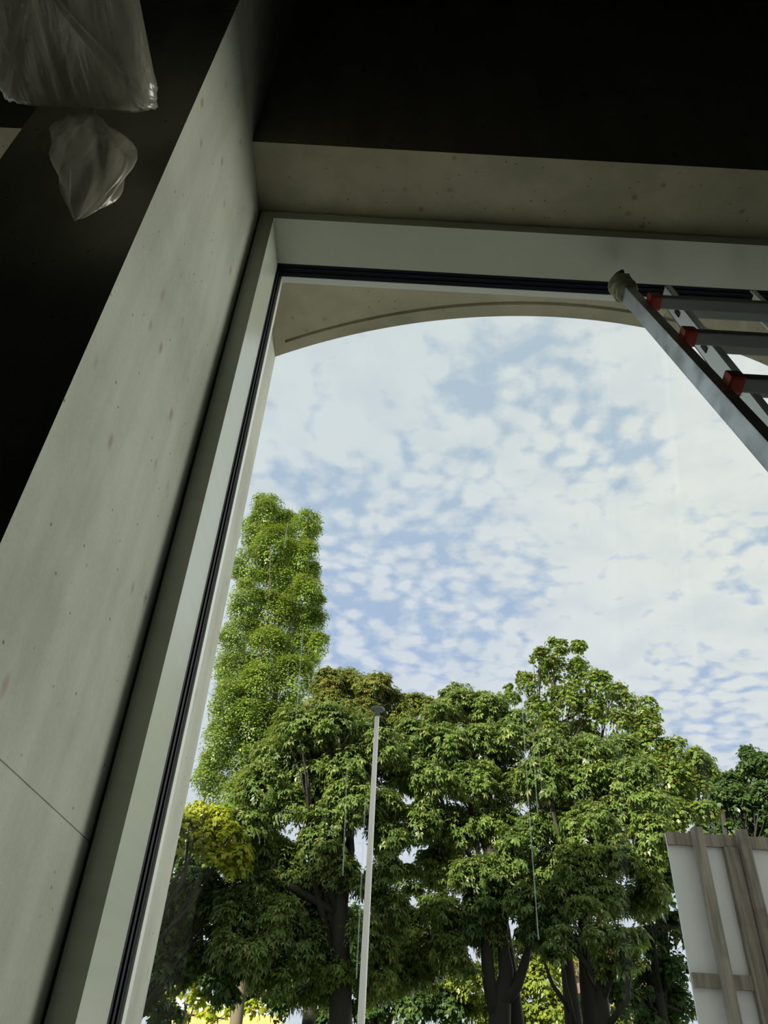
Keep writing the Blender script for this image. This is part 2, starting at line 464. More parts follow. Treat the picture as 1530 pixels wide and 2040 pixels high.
def ring(name, x0, x1, z0, z1, wdt, y0, y1, m, parent, wtop=None):
    wt = wtop or wdt
    o_ = [(x0, z0), (x1, z0), (x1, z1), (x0, z1)]; i_ = [(x0 + wdt, z0 + wdt), (x1 - wdt, z0 + wdt), (x1 - wdt, z1 - wt), (x0 + wdt, z1 - wt)]
    bm = bmesh.new()
    A = [[bm.verts.new((x, y, z)) for x, z in pts] for y in (y0, y1) for pts in (o_, i_)]
    for k in range(4):
        j = (k + 1) % 4
        bm.faces.new((A[0][k], A[0][j], A[1][j], A[1][k]))
        bm.faces.new((A[2][k], A[3][k], A[3][j], A[2][j]))
        bm.faces.new((A[0][k], A[2][k], A[2][j], A[0][j]))
        bm.faces.new((A[1][k], A[1][j], A[3][j], A[3][k]))
    bmesh.ops.recalc_face_normals(bm, faces=bm.faces)
    me = bpy.data.meshes.new(name); bm.to_mesh(me); bm.free()
    return link(name, me, m, parent)


def window(idx, x0, label):
    x1 = x0 + (XR - XL)
    root = bpy.data.objects.new('window_%d' % idx, None); C.objects.link(root); root['kind'] = 'structure'; root['label'] = label
    root.location = (x0, FY, SILL)
    fx0, fx1, fz1 = x0 + 0.005, x1 - 0.005, H - 0.004
    ring('frame', fx0, fx1, SILL, fz1, 0.041, FY, GY, M['frame'], root, wtop=0.034)
    # three black sealing ribs all round
    bx0, bx1, bz1 = x0 + 0.005, x1 - 0.005, fz1
    for k, (ya, yb, e) in enumerate(((GY, GY + 0.011, 0.0415), (GY + 0.012, GY + 0.026, 0.0445), (GY + 0.027, GY + 0.040, 0.0475))):
        g = ring('gasket' , bx0, bx1, SILL, bz1, e, ya, yb, M['rubber'], root, wtop=e - 0.007)
    ring('outer_frame', bx0, bx1, SILL, bz1, 0.052, GY + 0.0405, GY + 0.062, M['outer_frame'], root, wtop=0.043)
    MB().box((x0 + 0.04, GY + 0.030, SILL + 0.04), (x1 - 0.04, GY + 0.036, fz1 - 0.028)).build('glass_pane', M['glass'], root)
    MB().box((x0, FY - 0.2, 0), (x1, 1.76, SILL)).build('window_sill', M['concrete'], root)
    return root


win = window(1, XL, 'large fixed window in a pale coated frame with black seals')
window(2, XL - PITCH, 'window of the neighbouring bay at the left')
window(3, XR + PW, 'window of the bay at the right')
pane = [c for c in win.children if c.name.startswith('glass_pane')][0]

# dried water streaks on the outside of the pane
GP = GY + 0.037
for (xa, ya, xb, yb, wd) in ((601, 1005, 596, 1040, 5), (573, 1040, 566, 1092, 5), (604, 1250, 590, 1430, 5), (575, 1320, 571, 1385, 3),
                             (692, 1520, 683, 1745, 5), (728, 1590, 710, 1950, 5), (1046, 1365, 1050, 1440, 6), (1037, 1360, 1053, 1600, 5), (1053, 1600, 1073, 1872, 5),
                             (1062, 1470, 1071, 1620, 5), (1072, 1470, 1080, 1585, 4), (1027, 1370, 1029, 1400, 4)):
    p0, p1 = at(xa, ya, GP), at(xb, yb, GP); wv = px_size(xa, ya, GP, wd) / 2
    MB().bar((p0[0], GP + 0.0004, p0[2]), (p1[0], GP + 0.0004, p1[2]), wv, 0.0006).build('water_streak', M['streak'], pane)

# ------------------------------------------------------------------ ladders
def ladder(name, label, xw, y_ref, z_ref, ang, width, rail_d, rail_w, rung_z, rung_h, rung_dp, mr, mrung, z_top, cap=True, flange=None, slots=False, behind=0.0):
    """rails in the plane x = const, front face line through (y_ref, z_ref) at `ang` from the floor, leaning away from the room"""
    u = Vector((0, math.cos(ang), math.sin(ang))); nrm = Vector((0, -math.sin(ang), math.cos(ang)))   # nrm: room side of the ladder
    pt = lambda z: Vector((0, y_ref + (z - z_ref) / math.tan(ang), z))
    foot = pt(0.02)
    root = thing(name, label, 'ladder', (xw + width / 2, foot.y, 0))
    tl = 0.004
    for sgn, x0 in ((1, xw), (-1, xw + width)):
        b = MB(); p0 = pt(0.05) - nrm * (rail_d / 2); p1 = pt(z_top) - nrm * (rail_d / 2)
        X = Vector((1, 0, 0))
        b.bar(p0 + X * (x0 + sgn * tl / 2), p1 + X * (x0 + sgn * tl / 2), tl, rail_d, bevel=0.0008)
        for s2 in (-1, 1):
            q = nrm * (s2 * (rail_d / 2 - tl / 2))
            b.bar(p0 + q + X * (x0 + sgn * rail_w / 2), p1 + q + X * (x0 + sgn * rail_w / 2), rail_w, tl, bevel=0.0008)
        if not slots:   # closed box rail
            b.bar(p0 + X * (x0 + sgn * (rail_w - tl / 2)), p1 + X * (x0 + sgn * (rail_w - tl / 2)), tl, rail_d, bevel=0.0008)
        r = b.build('side_rail', mr, root)
        f = MB().bar(pt(0.0) - nrm * (rail_d / 2) + X * (x0 + sgn * rail_w / 2), pt(0.055) - nrm * (rail_d / 2) + X * (x0 + sgn * rail_w / 2), rail_w + 0.006, rail_d + 0.006, bevel=0.003).build('rubber_foot', M['rubber'], r)
    xa, xb = xw + rail_w, xw + width - rail_w
    for z in rung_z:
        c = pt(z) - nrm * behind
        r = MB().bar((xa - 0.002, c.y, c.z), (xb + 0.002, c.y, c.z), rung_h, rung_dp, side=u, bevel=0.003).build('rung', mrung, root)
        if cap:
            k = MB().bar((xa - 0.006, c.y, c.z), (xa + 0.026, c.y, c.z), rung_h + 0.008, rung_dp + 0.010, side=u, bevel=0.007).build('end_cap', M['red'], r)
            k['label'] = 'red plastic end cap'
        else:
            MB().bar((xa - 0.004, c.y - 0.003, c.z - 0.006), (xa + 0.008, c.y - 0.003, c.z - 0.006), 0.02, rung_dp + 0.006, side=u, bevel=0.002).build('rivet', M['tan'], r)['label'] = 'tan rivet collar'
            if slots:
                sc_ = pt(z + 0.005) - nrm * (rail_d / 2)
                sl = MB().bar(sc_ - u * 0.020 + Vector((xw - 0.0012, 0, 0)), sc_ + u * 0.020 + Vector((xw - 0.0012, 0, 0)), 0.003, 0.014, bevel=0.001).build('slot', M['rubber'], r)
    return root, pt, u, nrm


zc = [1.658, 1.384, 1.138]
A = math.radians(69.4)
sp = 0.279
lad, ptA, uA, nA = ladder('aluminium_ladder', 'weathered aluminium ladder with red rung caps leaning into the window head', 0.635, 1.081, CZ + 1.384, A, 0.48, 0.041, 0.026,
                          [CZ + 1.384 + (1 - k) * 0.262 for k in range(0, 11)], 0.028, 0.030, M['alu'], M['rung'], CZ + 1.845, cap=True, behind=-0.004)
# padded top of the left rail: wound strips of grimy cloth and a dark hook
tp = ptA(CZ + 1.86) - nA * 0.02 + Vector((0.648, 0, 0))
b = MB()
for k in range(6):
    c = tp + uA * (-0.065 + 0.019 * k) + Vector((random.uniform(-1, 1) * 0.002, 0, 0))
    r0 = 0.029 + 0.006 * math.sin(k * 1.9)
    ax = (uA + Vector((0.25 * math.sin(k * 2.1), 0.1, 0.15 * math.cos(k * 1.7)))).normalized()
    b.tube([c - ax * 0.014, c - ax * 0.008, c + ax * 0.006, c + ax * 0.014], [r0 - 0.006, r0, r0 + 0.001, r0 - 0.006], 18)
w_ = b.build('cloth_padding', M['rag'], lad, smooth=True); w_['label'] = 'grimy cloth padding wound round the rail top'
b = MB()
hk = tp + uA * 0.055
b.tube([hk + Vector((0.0, -0.005, -0.01)), hk + Vector((0.002, -0.01, 0.014)), hk + Vector((0.010, -0.014, 0.026))], [0.012, 0.010, 0.006], 10)
b.tube([hk + Vector((0.012, -0.02, 0.020)), hk + Vector((0.016, -0.012, 0.034)), hk + Vector((0.008, 0.0, 0.038)), hk + Vector((0.0, 0.0, 0.028))], [0.007] * 4, 8)
b.bar(hk + Vector((-0.004, -0.02, -0.004)), hk + Vector((0.03, -0.022, 0.0)), 0.012, 0.010, side=(0, 0, 1), bevel=0.002)
b.build('hook', M['hook'], lad, smooth=False)['label'] = 'dark steel hook'

B = math.radians(73.7)
lad2, ptB, uB, nB = ladder('narrow_ladder', 'narrow pale aluminium ladder with slotted rails behind the red capped ladder', 0.800, 1.20, CZ + 1.530, B, 0.272, 0.050, 0.018,
                           [CZ + 1.541 + (1 - k) * 0.232 for k in range(0, 13)], 0.024, 0.026, M['alu_white'], M['rung'], CZ + 1.925, cap=False, slots=True, behind=0.02)

# ------------------------------------------------------------------ plastic bag
bx0, bx1, by0, by1, bz0, bz1 = -0.70, -0.425, 0.20, 0.613, CZ + 1.30, CZ + 1.70
bag = thing('plastic_bag', 'clear crumpled plastic bag hanging knotted in front of the pier', 'bag', ((bx0 + bx1) / 2, (by0 + by1) / 2, bz0))
def film_body():
    bm = bmesh.new(); nx, nz = 96, 40
    rings = []
    # rounded rectangle rings from the closed bottom upwards
    def rr(s_, sc, z):
        a = 2 * math.pi * s_
        cx_, cy_ = (bx0 + bx1) / 2, (by0 + by1) / 2
        hx, hy = (bx1 - bx0) / 2 * sc, (by1 - by0) / 2 * sc
        c, s = math.cos(a), math.sin(a); e = 0.14
        x = math.copysign(abs(c) ** e, c) * hx; y = math.copysign(abs(s) ** e, s) * hy
        fold = 0.0025 * math.sin(a * 9 + z * 13) + 0.0015 * math.sin(a * 23 - z * 31)
        L_ = math.hypot(x, y) or 1
        lean = -0.125 * max(0.0, (z - bz0 - 0.02) / (bz1 - bz0)) if x > 0 else 0.0
        return (cx_ + x + lean + x / L_ * fold, cy_ + y + y / L_ * fold, z)
    for k in range(14):      # bottom: from centre out to the rim
        s_ = k / 13
        if k == 0:
            continue
        rings.append([rr(i / nx, s_, bz0 - 0.012 * (1 - s_ ** 2) + 0.006 * math.sin(i / nx * 2 * math.pi * 7 + s_ * 4) * s_ * (1 - s_) * 4 + (0.02 if s_ > .99 else 0)) for i in range(nx)])
    for k in range(1, nz):
        f = k / (nz - 1)
        rings.append([rr(i / nx, 1.0 - 0.22 * f, bz0 + 0.02 + (bz1 - bz0 - 0.02) * f) for i in range(nx)])
    last = rings[-1]
    for g_ in (0.5, 0.85, 0.97):
        rings.append([(x + (-0.63 + 0.036 * math.cos(2 * math.pi * i / nx) - x) * g_, y + (0.40 + 0.036 * math.sin(2 * math.pi * i / nx) - y) * g_, z + 0.05 * g_) for i, (x, y, z) in enumerate(last)])
    V = [[bm.verts.new(p) for p in r] for r in rings]
    c = bm.verts.new(((bx0 + bx1) / 2, (by0 + by1) / 2, bz0 - 0.012))
    for i in range(nx):
        bm.faces.new((c, V[0][(i + 1) % nx], V[0][i]))
    for a, b2 in zip(V, V[1:]):
        for i in range(nx):
            bm.faces.new((a[i], a[(i + 1) % nx], b2[(i + 1) % nx], b2[i]))
    bmesh.ops.recalc_face_normals(bm, faces=bm.faces)
    me = bpy.data.meshes.new('bag_body'); bm.to_mesh(me); bm.free()
    return me
link('bag_body', film_body(), M['film'], bag, True)
def film_tail():
    bm = bmesh.new(); n = 64; rings = []
    prof = [(0.0, 0.018, (180, 226)), (0.05, 0.020, (180, 244)), (0.12, 0.052, (176, 262)), (0.25, 0.062, (180, 290)), (0.42, 0.060, (186, 320)), (0.58, 0.050, (184, 350)), (0.72, 0.040, (178, 375)), (0.86, 0.024, (164, 405)), (1.0, 0.005, (150, 438))]
    for f, r, (px, py) in prof:
        c = at(px, py, 0.618 - 0.03 * math.sin(f * 3)); ring_ = []
        for i in range(n):
            a = 2 * math.pi * i / n
            rr = r * (1 + 0.16 * math.sin(a * 5 + f * 6) + 0.10 * math.sin(a * 11 - f * 9) + 0.05 * math.sin(a * 19 + f * 17))
            ring_.append(bm.verts.new((c[0] + math.cos(a) * rr, c[1] + math.sin(a) * rr * 0.55, c[2] + 0.008 * math.sin(a * 3 + f * 5))))
        rings.append(ring_)
    for a, b2 in zip(rings, rings[1:]):
        for i in range(n):
            bm.faces.new((a[i], a[(i + 1) % n], b2[(i + 1) % n], b2[i]))
    bm.faces.new(rings[-1])
    bmesh.ops.recalc_face_normals(bm, faces=bm.faces)
    me = bpy.data.meshes.new('bag_tail'); bm.to_mesh(me); bm.free()
    return me
o = link('bag_tail', film_tail(), M['film'], bag, True)
md = o.modifiers.new('sub', 'SUBSURF'); md.levels = 1; md.render_levels = 1
o['label'] = 'gathered loose end of the bag'
pipe = thing('conduit_pipe', 'grey pipe coming down from the ceiling into the plastic bag', 'pipe', (-0.63, 0.40, CEIL))
MB().tube([(-0.63, 0.40, bz1 - 0.02), (-0.63, 0.40, CEIL)], [0.03, 0.03], 16).build('pipe', M['room_dark'], pipe, True)
MB().tube([(-0.63, 0.40, CEIL - 0.03), (-0.63, 0.40, CEIL - 0.001)], [0.06, 0.06], 20).build('ceiling_rose', M['room_dark'], pipe)

# ------------------------------------------------------------------ outside: ground, flagpole, hoarding
o = MB().box((-90, 1.76, -0.3), (90, 120, -0.05)).build('floor_outside', M['grass']); struct(o, 'grass outside the building'); o.name = 'ground'
o = MB().box((-30, 1.77, -0.1), (30, 10.5, -0.02)).build('bounce_pavement', M['paving']); struct(o, 'unseen pale paving added along the building to bounce light')  # out of view, added in a pale tone to bounce daylight onto the soffits

fp = at(717, 2040, 12.0); FX = float(at(752, 1413, 12.0)[0])
pole = thing('flagpole', 'tall white flagpole without a flag in front of the trees', 'flagpole', (FX, 12, -0.02))
zt = float(at(752, 1413, 12.0)[2])
MB().lathe((FX, 12, -0.02), [(0.056, 0.0), (0.054, 1.5), (0.047, 4.0), (0.038, zt - 0.10)], 20).build('pole', M['pole'], pole, True)
MB().lathe((FX, 12, -0.02), [(0.13, 0.0), (0.13, 0.02), (0.07, 0.05), (0.062, 0.2)], 24).build('base', M['pole_cap'], pole)
MB().lathe((FX, 12, zt - 0.13), [(0.041, 0.0), (0.043, 0.09), (0.10, 0.105), (0.125, 0.125), (0.115, 0.145), (0.05, 0.165), (0.01, 0.17)], 24).build('cap', M['pole_cap'], pole, True)

hy = 7.0
hx0 = float(at(1330, 1655, hy)[0]); hz1 = float(at(1330, 1655, hy)[2]); GZ = -0.02
hd = thing('site_hoarding', 'white panel hoarding on a weathered timber frame right of the trees', 'hoarding', (hx0, hy, GZ))
MB().box((hx0, hy + 0.065, GZ), (hx0 + 1.22, hy + 0.085, hz1)).build('panel', M['panel'], hd)
MB().box((hx0 + 1.225, hy + 0.065, GZ), (hx0 + 2.445, hy + 0.085, hz1)).build('panel', M['panel'], hd)
for zc_ in (hz1 - 0.055, CZ + 0.113 * hy, 0.9):
    MB().box((hx0, hy + 0.02, zc_ - 0.052), (hx0 + 2.445, hy + 0.063, zc_ + 0.052), 0.003).build('rail', M['wood'], hd)
for xo, tall in ((0.215, 0.03), (0.62, 0.03), (1.4, 0.03), (2.2, 0.03)):
    MB().box((hx0 + xo, hy - 0.075, GZ), (hx0 + xo + 0.078, hy + 0.019, hz1 + tall), 0.003).build('post', M['wood'], hd)
MB().box((hx0 + 0.49, hy + 0.0, GZ), (hx0 + 0.615, hy + 0.0195 + 0.045, hz1 - 0.11), 0.003).build('batten', M['wood'], hd)
MB().bar((hx0 + 0.76, hy - 0.12, CZ + 1.40), (hx0 + 0.80, hy - 1.6, GZ), 0.07, 0.07, bevel=0.003).build('brace', M['wood'], hd)

# ------------------------------------------------------------------ trees
def leaf_mesh(name, P_, N_, size, kind, droop=0.35):
    """P_ cluster centres, N_ outward directions; every leaflet is its own small folded quad pair"""
    n = len(P_)
    N_ = N_ / (np.linalg.norm(N_, axis=1, keepdims=True) + 1e-9)
    k = {'palmate': 5, 'maple': 3, 'simple': 1}[kind]
    up = np.array([0, 0, 1.0])
    R0 = rng.normal(size=(n, 3))
    T = np.cross(N_, R0); T /= np.linalg.norm(T, axis=1, keepdims=True) + 1e-9
    B_ = np.cross(N_, T)
    sz = size * rng.uniform(0.7, 1.25, size=n)
    verts = np.empty((n, k, 4, 3)); a0 = rng.uniform(0, 2 * np.pi, n)
    for j in range(k):
        if kind == 'palmate':
            a = a0 + (j - 2) * 0.95; ln, wd, st = 1.0 - 0.12 * abs(j - 2), 0.20, 0.06
        elif kind == 'maple':
            a = a0 + (j - 1) * 0.8; ln, wd, st = 0.9 - 0.15 * abs(j - 1), 0.30, 0.0
        else:
            a = a0; ln, wd, st = 1.0, 0.42, 0.0
        dr = T * np.cos(a)[:, None] + B_ * np.sin(a)[:, None]
        sd = np.cross(N_, dr)
        s = sz[:, None]
        base = P_ + dr * st * s
        tip = P_ + dr * ln * s - up * droop * s * rng.uniform(0.4, 1.6, size=(n, 1))
        mid = P_ + dr * 0.58 * ln * s + N_ * 0.07 * s - up * droop * 0.35 * s
        verts[:, j, 0] = base; verts[:, j, 1] = mid + sd * wd * s; verts[:, j, 2] = tip; verts[:, j, 3] = mid - sd * wd * s
    V = verts.reshape(-1, 3); nq = n * k
    me = bpy.data.meshes.new(name)
    me.vertices.add(len(V)); me.vertices.foreach_set('co', V.astype(np.float32).ravel())
    me.loops.add(nq * 4); me.loops.foreach_set('vertex_index', np.arange(nq * 4, dtype=np.int32))
    me.polygons.add(nq); me.polygons.foreach_set('loop_start', np.arange(0, nq * 4, 4, dtype=np.int32))
    me.update(calc_edges=True)
    return me


def lobe_points(c, R, n, squash=0.8, clumps=11, fill=0.25):
    """leaf positions gathered in clumps over a rounded lobe"""
    cd = rng.normal(size=(clumps, 3)); cd /= np.linalg.norm(cd, axis=1, keepdims=True)
    cd[:, 2] = np.where(cd[:, 2] < -0.55, -cd[:, 2], cd[:, 2])
    cc = c + cd * R * np.array([0.72, 0.72, 0.72 * squash]) * rng.uniform(0.75, 1.08, (clumps, 1))
    cr = R * rng.uniform(0.26, 0.50, clumps)
    who = rng.integers(0, clumps, n)
    d = rng.normal(size=(n, 3)); d /= np.linalg.norm(d, axis=1, keepdims=True)
    d[:, 2] = np.where((d[:, 2] < -0.2) & (rng.random(n) < 0.6), -d[:, 2], d[:, 2])
    rr = rng.uniform(0.55, 1.0, n) ** 0.6
    P_ = cc[who] + d * (cr[who] * rr)[:, None] * np.array([1, 1, 0.68]) + rng.normal(size=(n, 3)) * R * 0.075
    N_ = d * 0.6 + cd[who] * 0.3 + np.array([0, 0, 0.75]) + rng.normal(size=(n, 3)) * 0.28
    m_ = int(n * fill)
    q = rng.normal(size=(m_, 3)); q /= np.linalg.norm(q, axis=1, keepdims=True)
    P2_ = c + q * R * (rng.random(m_) ** 0.33)[:, None] * np.array([0.9, 0.9, 0.9 * squash])
    return np.vstack([P_, P2_]), np.vstack([N_, q + np.array([0, 0, .8])])


def tree(name, label, cat, leaf, kind, size, lobes, trunk=None, dens=1.0, group=None, tmat='bark', tr_r=0.22, fill=0.25, branches=6, squash=0.8, clumps=11, droop=0.35, extra=0):
    """lobes: (px, py, radius px, y); trunk: (px at ground direction, y)"""
    Ls = []
    for (px, py, r, y) in lobes:
        Ls.append((at(px, py, y), px_size(px, py, y, r)))
    if trunk is None:
        tx, ty = float(np.mean([l[0][0] for l in Ls])), float(np.mean([l[0][1] for l in Ls]))
    else:
        ty = trunk[1]; tx = float(at(trunk[0], 2030, ty)[0])
    root = thing(name, label, cat, (tx, ty, -0.05), group)
    Ps, Ns = [], []
    allL = list(Ls)
    for c, R in Ls:
        for _ in range(extra):
            allL.append((c + rng.normal(size=3) * R * 0.45 + np.array([0, R * 0.9, -R * 0.1]), R * 0.95))
    for c, R in allL:
        area = 4 * math.pi * R * R
        n = int(dens * area / (size * size) * (2.0 if kind == 'simple' else 1.5))
        p, q = lobe_points(c, R, max(n, 30), squash, clumps, fill); Ps.append(p); Ns.append(q)
    me = leaf_mesh('foliage', np.vstack(Ps), np.vstack(Ns), size, kind, droop)
    link('foliage', me, L[leaf], root)
    top = max(c[2] for c, R in Ls); low = min(c[2] for c, R in Ls)
    ztr = max(2.2, low + (top - low) * 0.55)
    mid = np.mean([l[0] for l in Ls], axis=0)
    pts = [Vector((tx, ty, -0.1)), Vector((tx + 0.05, ty, 1.2)), Vector((tx * 0.9 + mid[0] * 0.1, ty, ztr * 0.5)), Vector((tx * 0.6 + mid[0] * 0.4, ty * .7 + mid[1] * .3, ztr))]
    MB().tube(pts, [tr_r * 1.3, tr_r, tr_r * 0.85, tr_r * 0.35], 12).build('trunk', M[tmat], root, True)
    order = sorted(range(len(Ls)), key=lambda i: -Ls[i][1])[:branches]
    for i in order:
        c, R = Ls[i]; s = pts[2].lerp(pts[3], random.uniform(0.0, 0.8)); e = Vector(c) + Vector((0, 0, R * 0.3))
        m1 = s.lerp(e, 0.5) + Vector((random.uniform(-.3, .3), random.uniform(-.3, .3), -0.25))
        b = MB().tube([s, m1, e], [tr_r * 0.38, tr_r * 0.24, tr_r * 0.07], 8)
        for q in range(5):
            s2 = m1.lerp(e, random.random()); e2 = Vector(c) + Vector([random.gauss(0, 1) * R * 0.45 for _ in range(3)])
            b.tube([s2, s2.lerp(e2, .5) + Vector((0, 0, .1)), e2], [tr_r * 0.12, tr_r * .07, tr_r * 0.03], 6)
        b.build('branch', M[tmat], root, True)
    return root


# tall poplar
pl = []
for px, py, r in ((535, 1020, 38), (570, 1045, 30), (608, 1050, 34), (510, 1060, 38), (545, 1095, 50), (605, 1110, 36), (500, 1130, 42), (560, 1160, 55), (612, 1180, 36), (490, 1200, 44),
                  (545, 1230, 55), (608, 1240, 42), (478, 1270, 44), (530, 1300, 55), (595, 1300, 45), (635, 1285, 26), (465, 1340, 48), (520, 1370, 55), (585, 1360, 48), (455, 1410, 48), (510, 1440, 55), (570, 1430, 45),
                  (440, 1480, 48), (495, 1520, 55), (430, 1550, 50), (625, 1200, 24), (622, 1140, 22), (480, 1600, 55), (560, 1500, 45)):
    pl.append((px, py, r, 30 + random.uniform(-0.7, 0.7)))
tree('poplar_tree', 'tall narrow poplar rising above the other trees at the left', 'tree', 'poplar', 'simple', 0.085, pl, (470, 30), dens=1.25, tmat='bark_pale', tr_r=0.22, fill=0.45, branches=10, squash=1.25, clumps=14, droop=0.2)

# browning tree behind the chestnuts
tree('chestnut_tree', 'tree with browning leaves just right of the poplar, behind the flagpole top', 'tree', 'rusty', 'palmate', 0.125,
     [(655, 1365, 42, 25), (700, 1365, 46, 25.5), (745, 1375, 44, 25), (775, 1395, 30, 25.5), (650, 1420, 55, 25), (720, 1430, 55, 25), (820, 1405, 32, 26), (850, 1410, 26, 26), (790, 1440, 45, 25.5)],
     (610, 25), dens=1.2, fill=0.4, tr_r=0.2)

# large chestnut left of the flagpole
def rad(l, y, j=0.8):
    return [(a, b, r, y + random.uniform(-j, j)) for a, b, r in l]
tree('chestnut_tree', 'large dark green horse chestnut left of the flagpole', 'tree', 'chestnut', 'palmate', 0.125,
     rad([(600, 1460, 60), (660, 1450, 60), (710, 1470, 60), (560, 1510, 60), (620, 1530, 65), (690, 1530, 65), (520, 1570, 60), (760, 1490, 50), (570, 1610, 55), (700, 1600, 60), (640, 1690, 60), (500, 1650, 50),
          (540, 1700, 65), (600, 1770, 65), (500, 1770, 60), (560, 1840, 65), (640, 1830, 60), (470, 1840, 55), (600, 1900, 60), (500, 1910, 55), (680, 1740, 45), (760, 1600, 45), (770, 1670, 45), (540, 1960, 50), (650, 1930, 55), (765, 1735, 42), (775, 1810, 45), (730, 1870, 45), (755, 1940, 45)], 18.5),
     (683, 18.5), dens=1.0, fill=0.3, extra=1, tr_r=0.27, branches=8)

tree('chestnut_tree', 'broad horse chestnut right of the flagpole', 'tree', 'chestnut', 'palmate', 0.125,
     rad([(870, 1430, 45), (920, 1410, 48), (970, 1420, 48), (830, 1470, 50), (890, 1490, 60), (960, 1490, 60), (1020, 1480, 50), (800, 1520, 48), (860, 1560, 60), (940, 1570, 62), (1010, 1560, 60), (840, 1640, 55),
          (910, 1660, 60), (990, 1650, 60), (870, 1730, 55), (950, 1750, 60), (1020, 1740, 55), (880, 1820, 50), (810, 1760, 45), (960, 1830, 45), (800, 1850, 50), (850, 1900, 55), (790, 1950, 50), (900, 1890, 40), (1040, 1680, 50)], 19.5),
     (1030, 19.5), dens=1.0, fill=0.3, extra=1, tr_r=0.25, branches=8)

# open crowned maple on the right skyline
tree('maple_tree', 'open crowned maple on the skyline, highest of the right-hand trees', 'tree', 'maple', 'maple', 0.105,
     rad([(1075, 1310, 24), (1110, 1295, 26), (1150, 1292, 18), (1100, 1345, 34), (1150, 1340, 34), (1050, 1365, 24), (1190, 1360, 32), (1220, 1385, 30), (1130, 1395, 40), (1070, 1410, 32), (1180, 1415, 38), (1250, 1400, 24),
          (1290, 1410, 24), (1235, 1445, 34), (1100, 1450, 34), (1020, 1390, 18), (1160, 1460, 36), (1300, 1425, 16), (1270, 1455, 26), (1015, 1375, 14), (1040, 1350, 14), (1160, 1288, 12)], 23),
     (1130, 23), dens=1.0, fill=0.25, tr_r=0.16, branches=14, clumps=13, squash=1.15)

tree('chestnut_tree', 'large horse chestnut beside the white hoarding', 'tree', 'chestnut', 'palmate', 0.125,
     rad([(1110, 1500, 55), (1170, 1500, 55), (1230, 1500, 50), (1080, 1560, 58), (1150, 1570, 62), (1220, 1560, 58), (1270, 1540, 45), (1300, 1600, 45), (1240, 1630, 58), (1170, 1650, 62), (1100, 1650, 58),
          (1290, 1660, 45), (1150, 1730, 55), (1220, 1710, 55), (1090, 1740, 50), (1280, 1730, 40), (1130, 1790, 45), (1200, 1790, 50), (1050, 1800, 45), (1290, 1800, 42)], 18.5),
     (1175, 18.5), dens=1.0, fill=0.3, extra=1, tr_r=0.24, branches=8)
tree('chestnut_tree', 'low sunlit chestnut boughs hanging over the trunks left of the hoarding', 'tree', 'chestnut', 'palmate', 0.125,
     rad([(1170, 1820, 42), (1120, 1870, 40), (1190, 1870, 48), (1240, 1880, 42), (1100, 1900, 28), (1250, 1920, 36), (1210, 1930, 32), (1270, 1870, 28)], 16.5, 0.4),
     (1205, 17.2), dens=0.9, fill=0.2, tr_r=0.20, branches=5)
tree('chestnut_tree', 'small chestnut whose trunk stands left of the hoarding boughs', 'tree', 'dark', 'palmate', 0.125,
     rad([(1150, 1760, 45), (1060, 1860, 40), (1110, 1830, 36)], 17.8, 0.4), (1150, 17.8), dens=0.8, tr_r=0.17, branches=3)

tree('maple_tree', 'green maple sloping down behind the hoarding top', 'tree', 'maple', 'maple', 0.105,
     rad([(1290, 1490, 40), (1340, 1500, 38), (1380, 1515, 34), (1330, 1550, 45), (1380, 1570, 38), (1410, 1540, 24), (1300, 1440 + 90, 40), (1350, 1620, 42), (1400, 1620, 30), (1340, 1680, 40), (1300, 1720, 42)], 22),
     (1330, 22), dens=1.0, fill=0.3, extra=1, tr_r=0.2, branches=8)
tree('maple_tree', 'distant dark green tree at the right edge above the hoarding', 'tree', 'dark', 'maple', 0.14,
     rad([(1430, 1590, 30), (1448, 1655, 34), (1455, 1560, 32), (1490, 1540, 32), (1525, 1520, 32), (1470, 1600, 38), (1520, 1590, 40), (1440, 1630, 32), (1500, 1640, 38), (1540, 1640, 40), (1570, 1560, 50), (1600, 1620, 60)], 30),
     (1490, 30), dens=1.0, fill=0.3, extra=1, tr_r=0.2, branches=7, clumps=9)
tree('maple_tree', 'dark shaded tree low beside the edge of the hoarding', 'tree', 'dark', 'maple', 0.14,
     rad([(1290, 1800, 50), (1330, 1760, 40), (1340, 1850, 48), (1290, 1880, 48), (1340, 1930, 48), (1290, 1960, 45), (1240, 1990, 42), (1350, 2000, 45), (1300, 2030, 45), (1240, 1960, 30), (1330, 1700, 36)], 21),
     (1320, 21), dens=1.1, fill=0.35, tr_r=0.16)

# yellow maple at the left
tree('maple_tree', 'yellowing maple sprig of leaves beside the window edge at the left', 'tree', 'yellow', 'maple', 0.095,
     rad([(400, 1625, 34), (440, 1630, 28), (375, 1650, 34), (420, 1670, 40), (465, 1665, 32), (480, 1700, 30), (440, 1710, 34), (400, 1690, 30), (485, 1730, 20), (460, 1740, 14), (350, 1640, 30), (340, 1690, 30)], 17.6, 0.3),
     (240, 17.6), dens=1.3, fill=0.3, tr_r=0.12, branches=5)
tree('maple_tree', 'dark shaded tree below the yellow maple', 'tree', 'dark', 'maple', 0.14,
     rad([(400, 1760, 45), (350, 1780, 45), (450, 1800, 50), (390, 1840, 50), (330, 1850, 50), (440, 1880, 50), (380, 1920, 48), (320, 1930, 45), (450, 1950, 40), (300, 2000, 40), (300, 1700, 60), (280, 1780, 60), (380, 1720, 40)], 19.3),
     (250, 19.3), dens=1.1, fill=0.4, extra=1, tr_r=0.14)
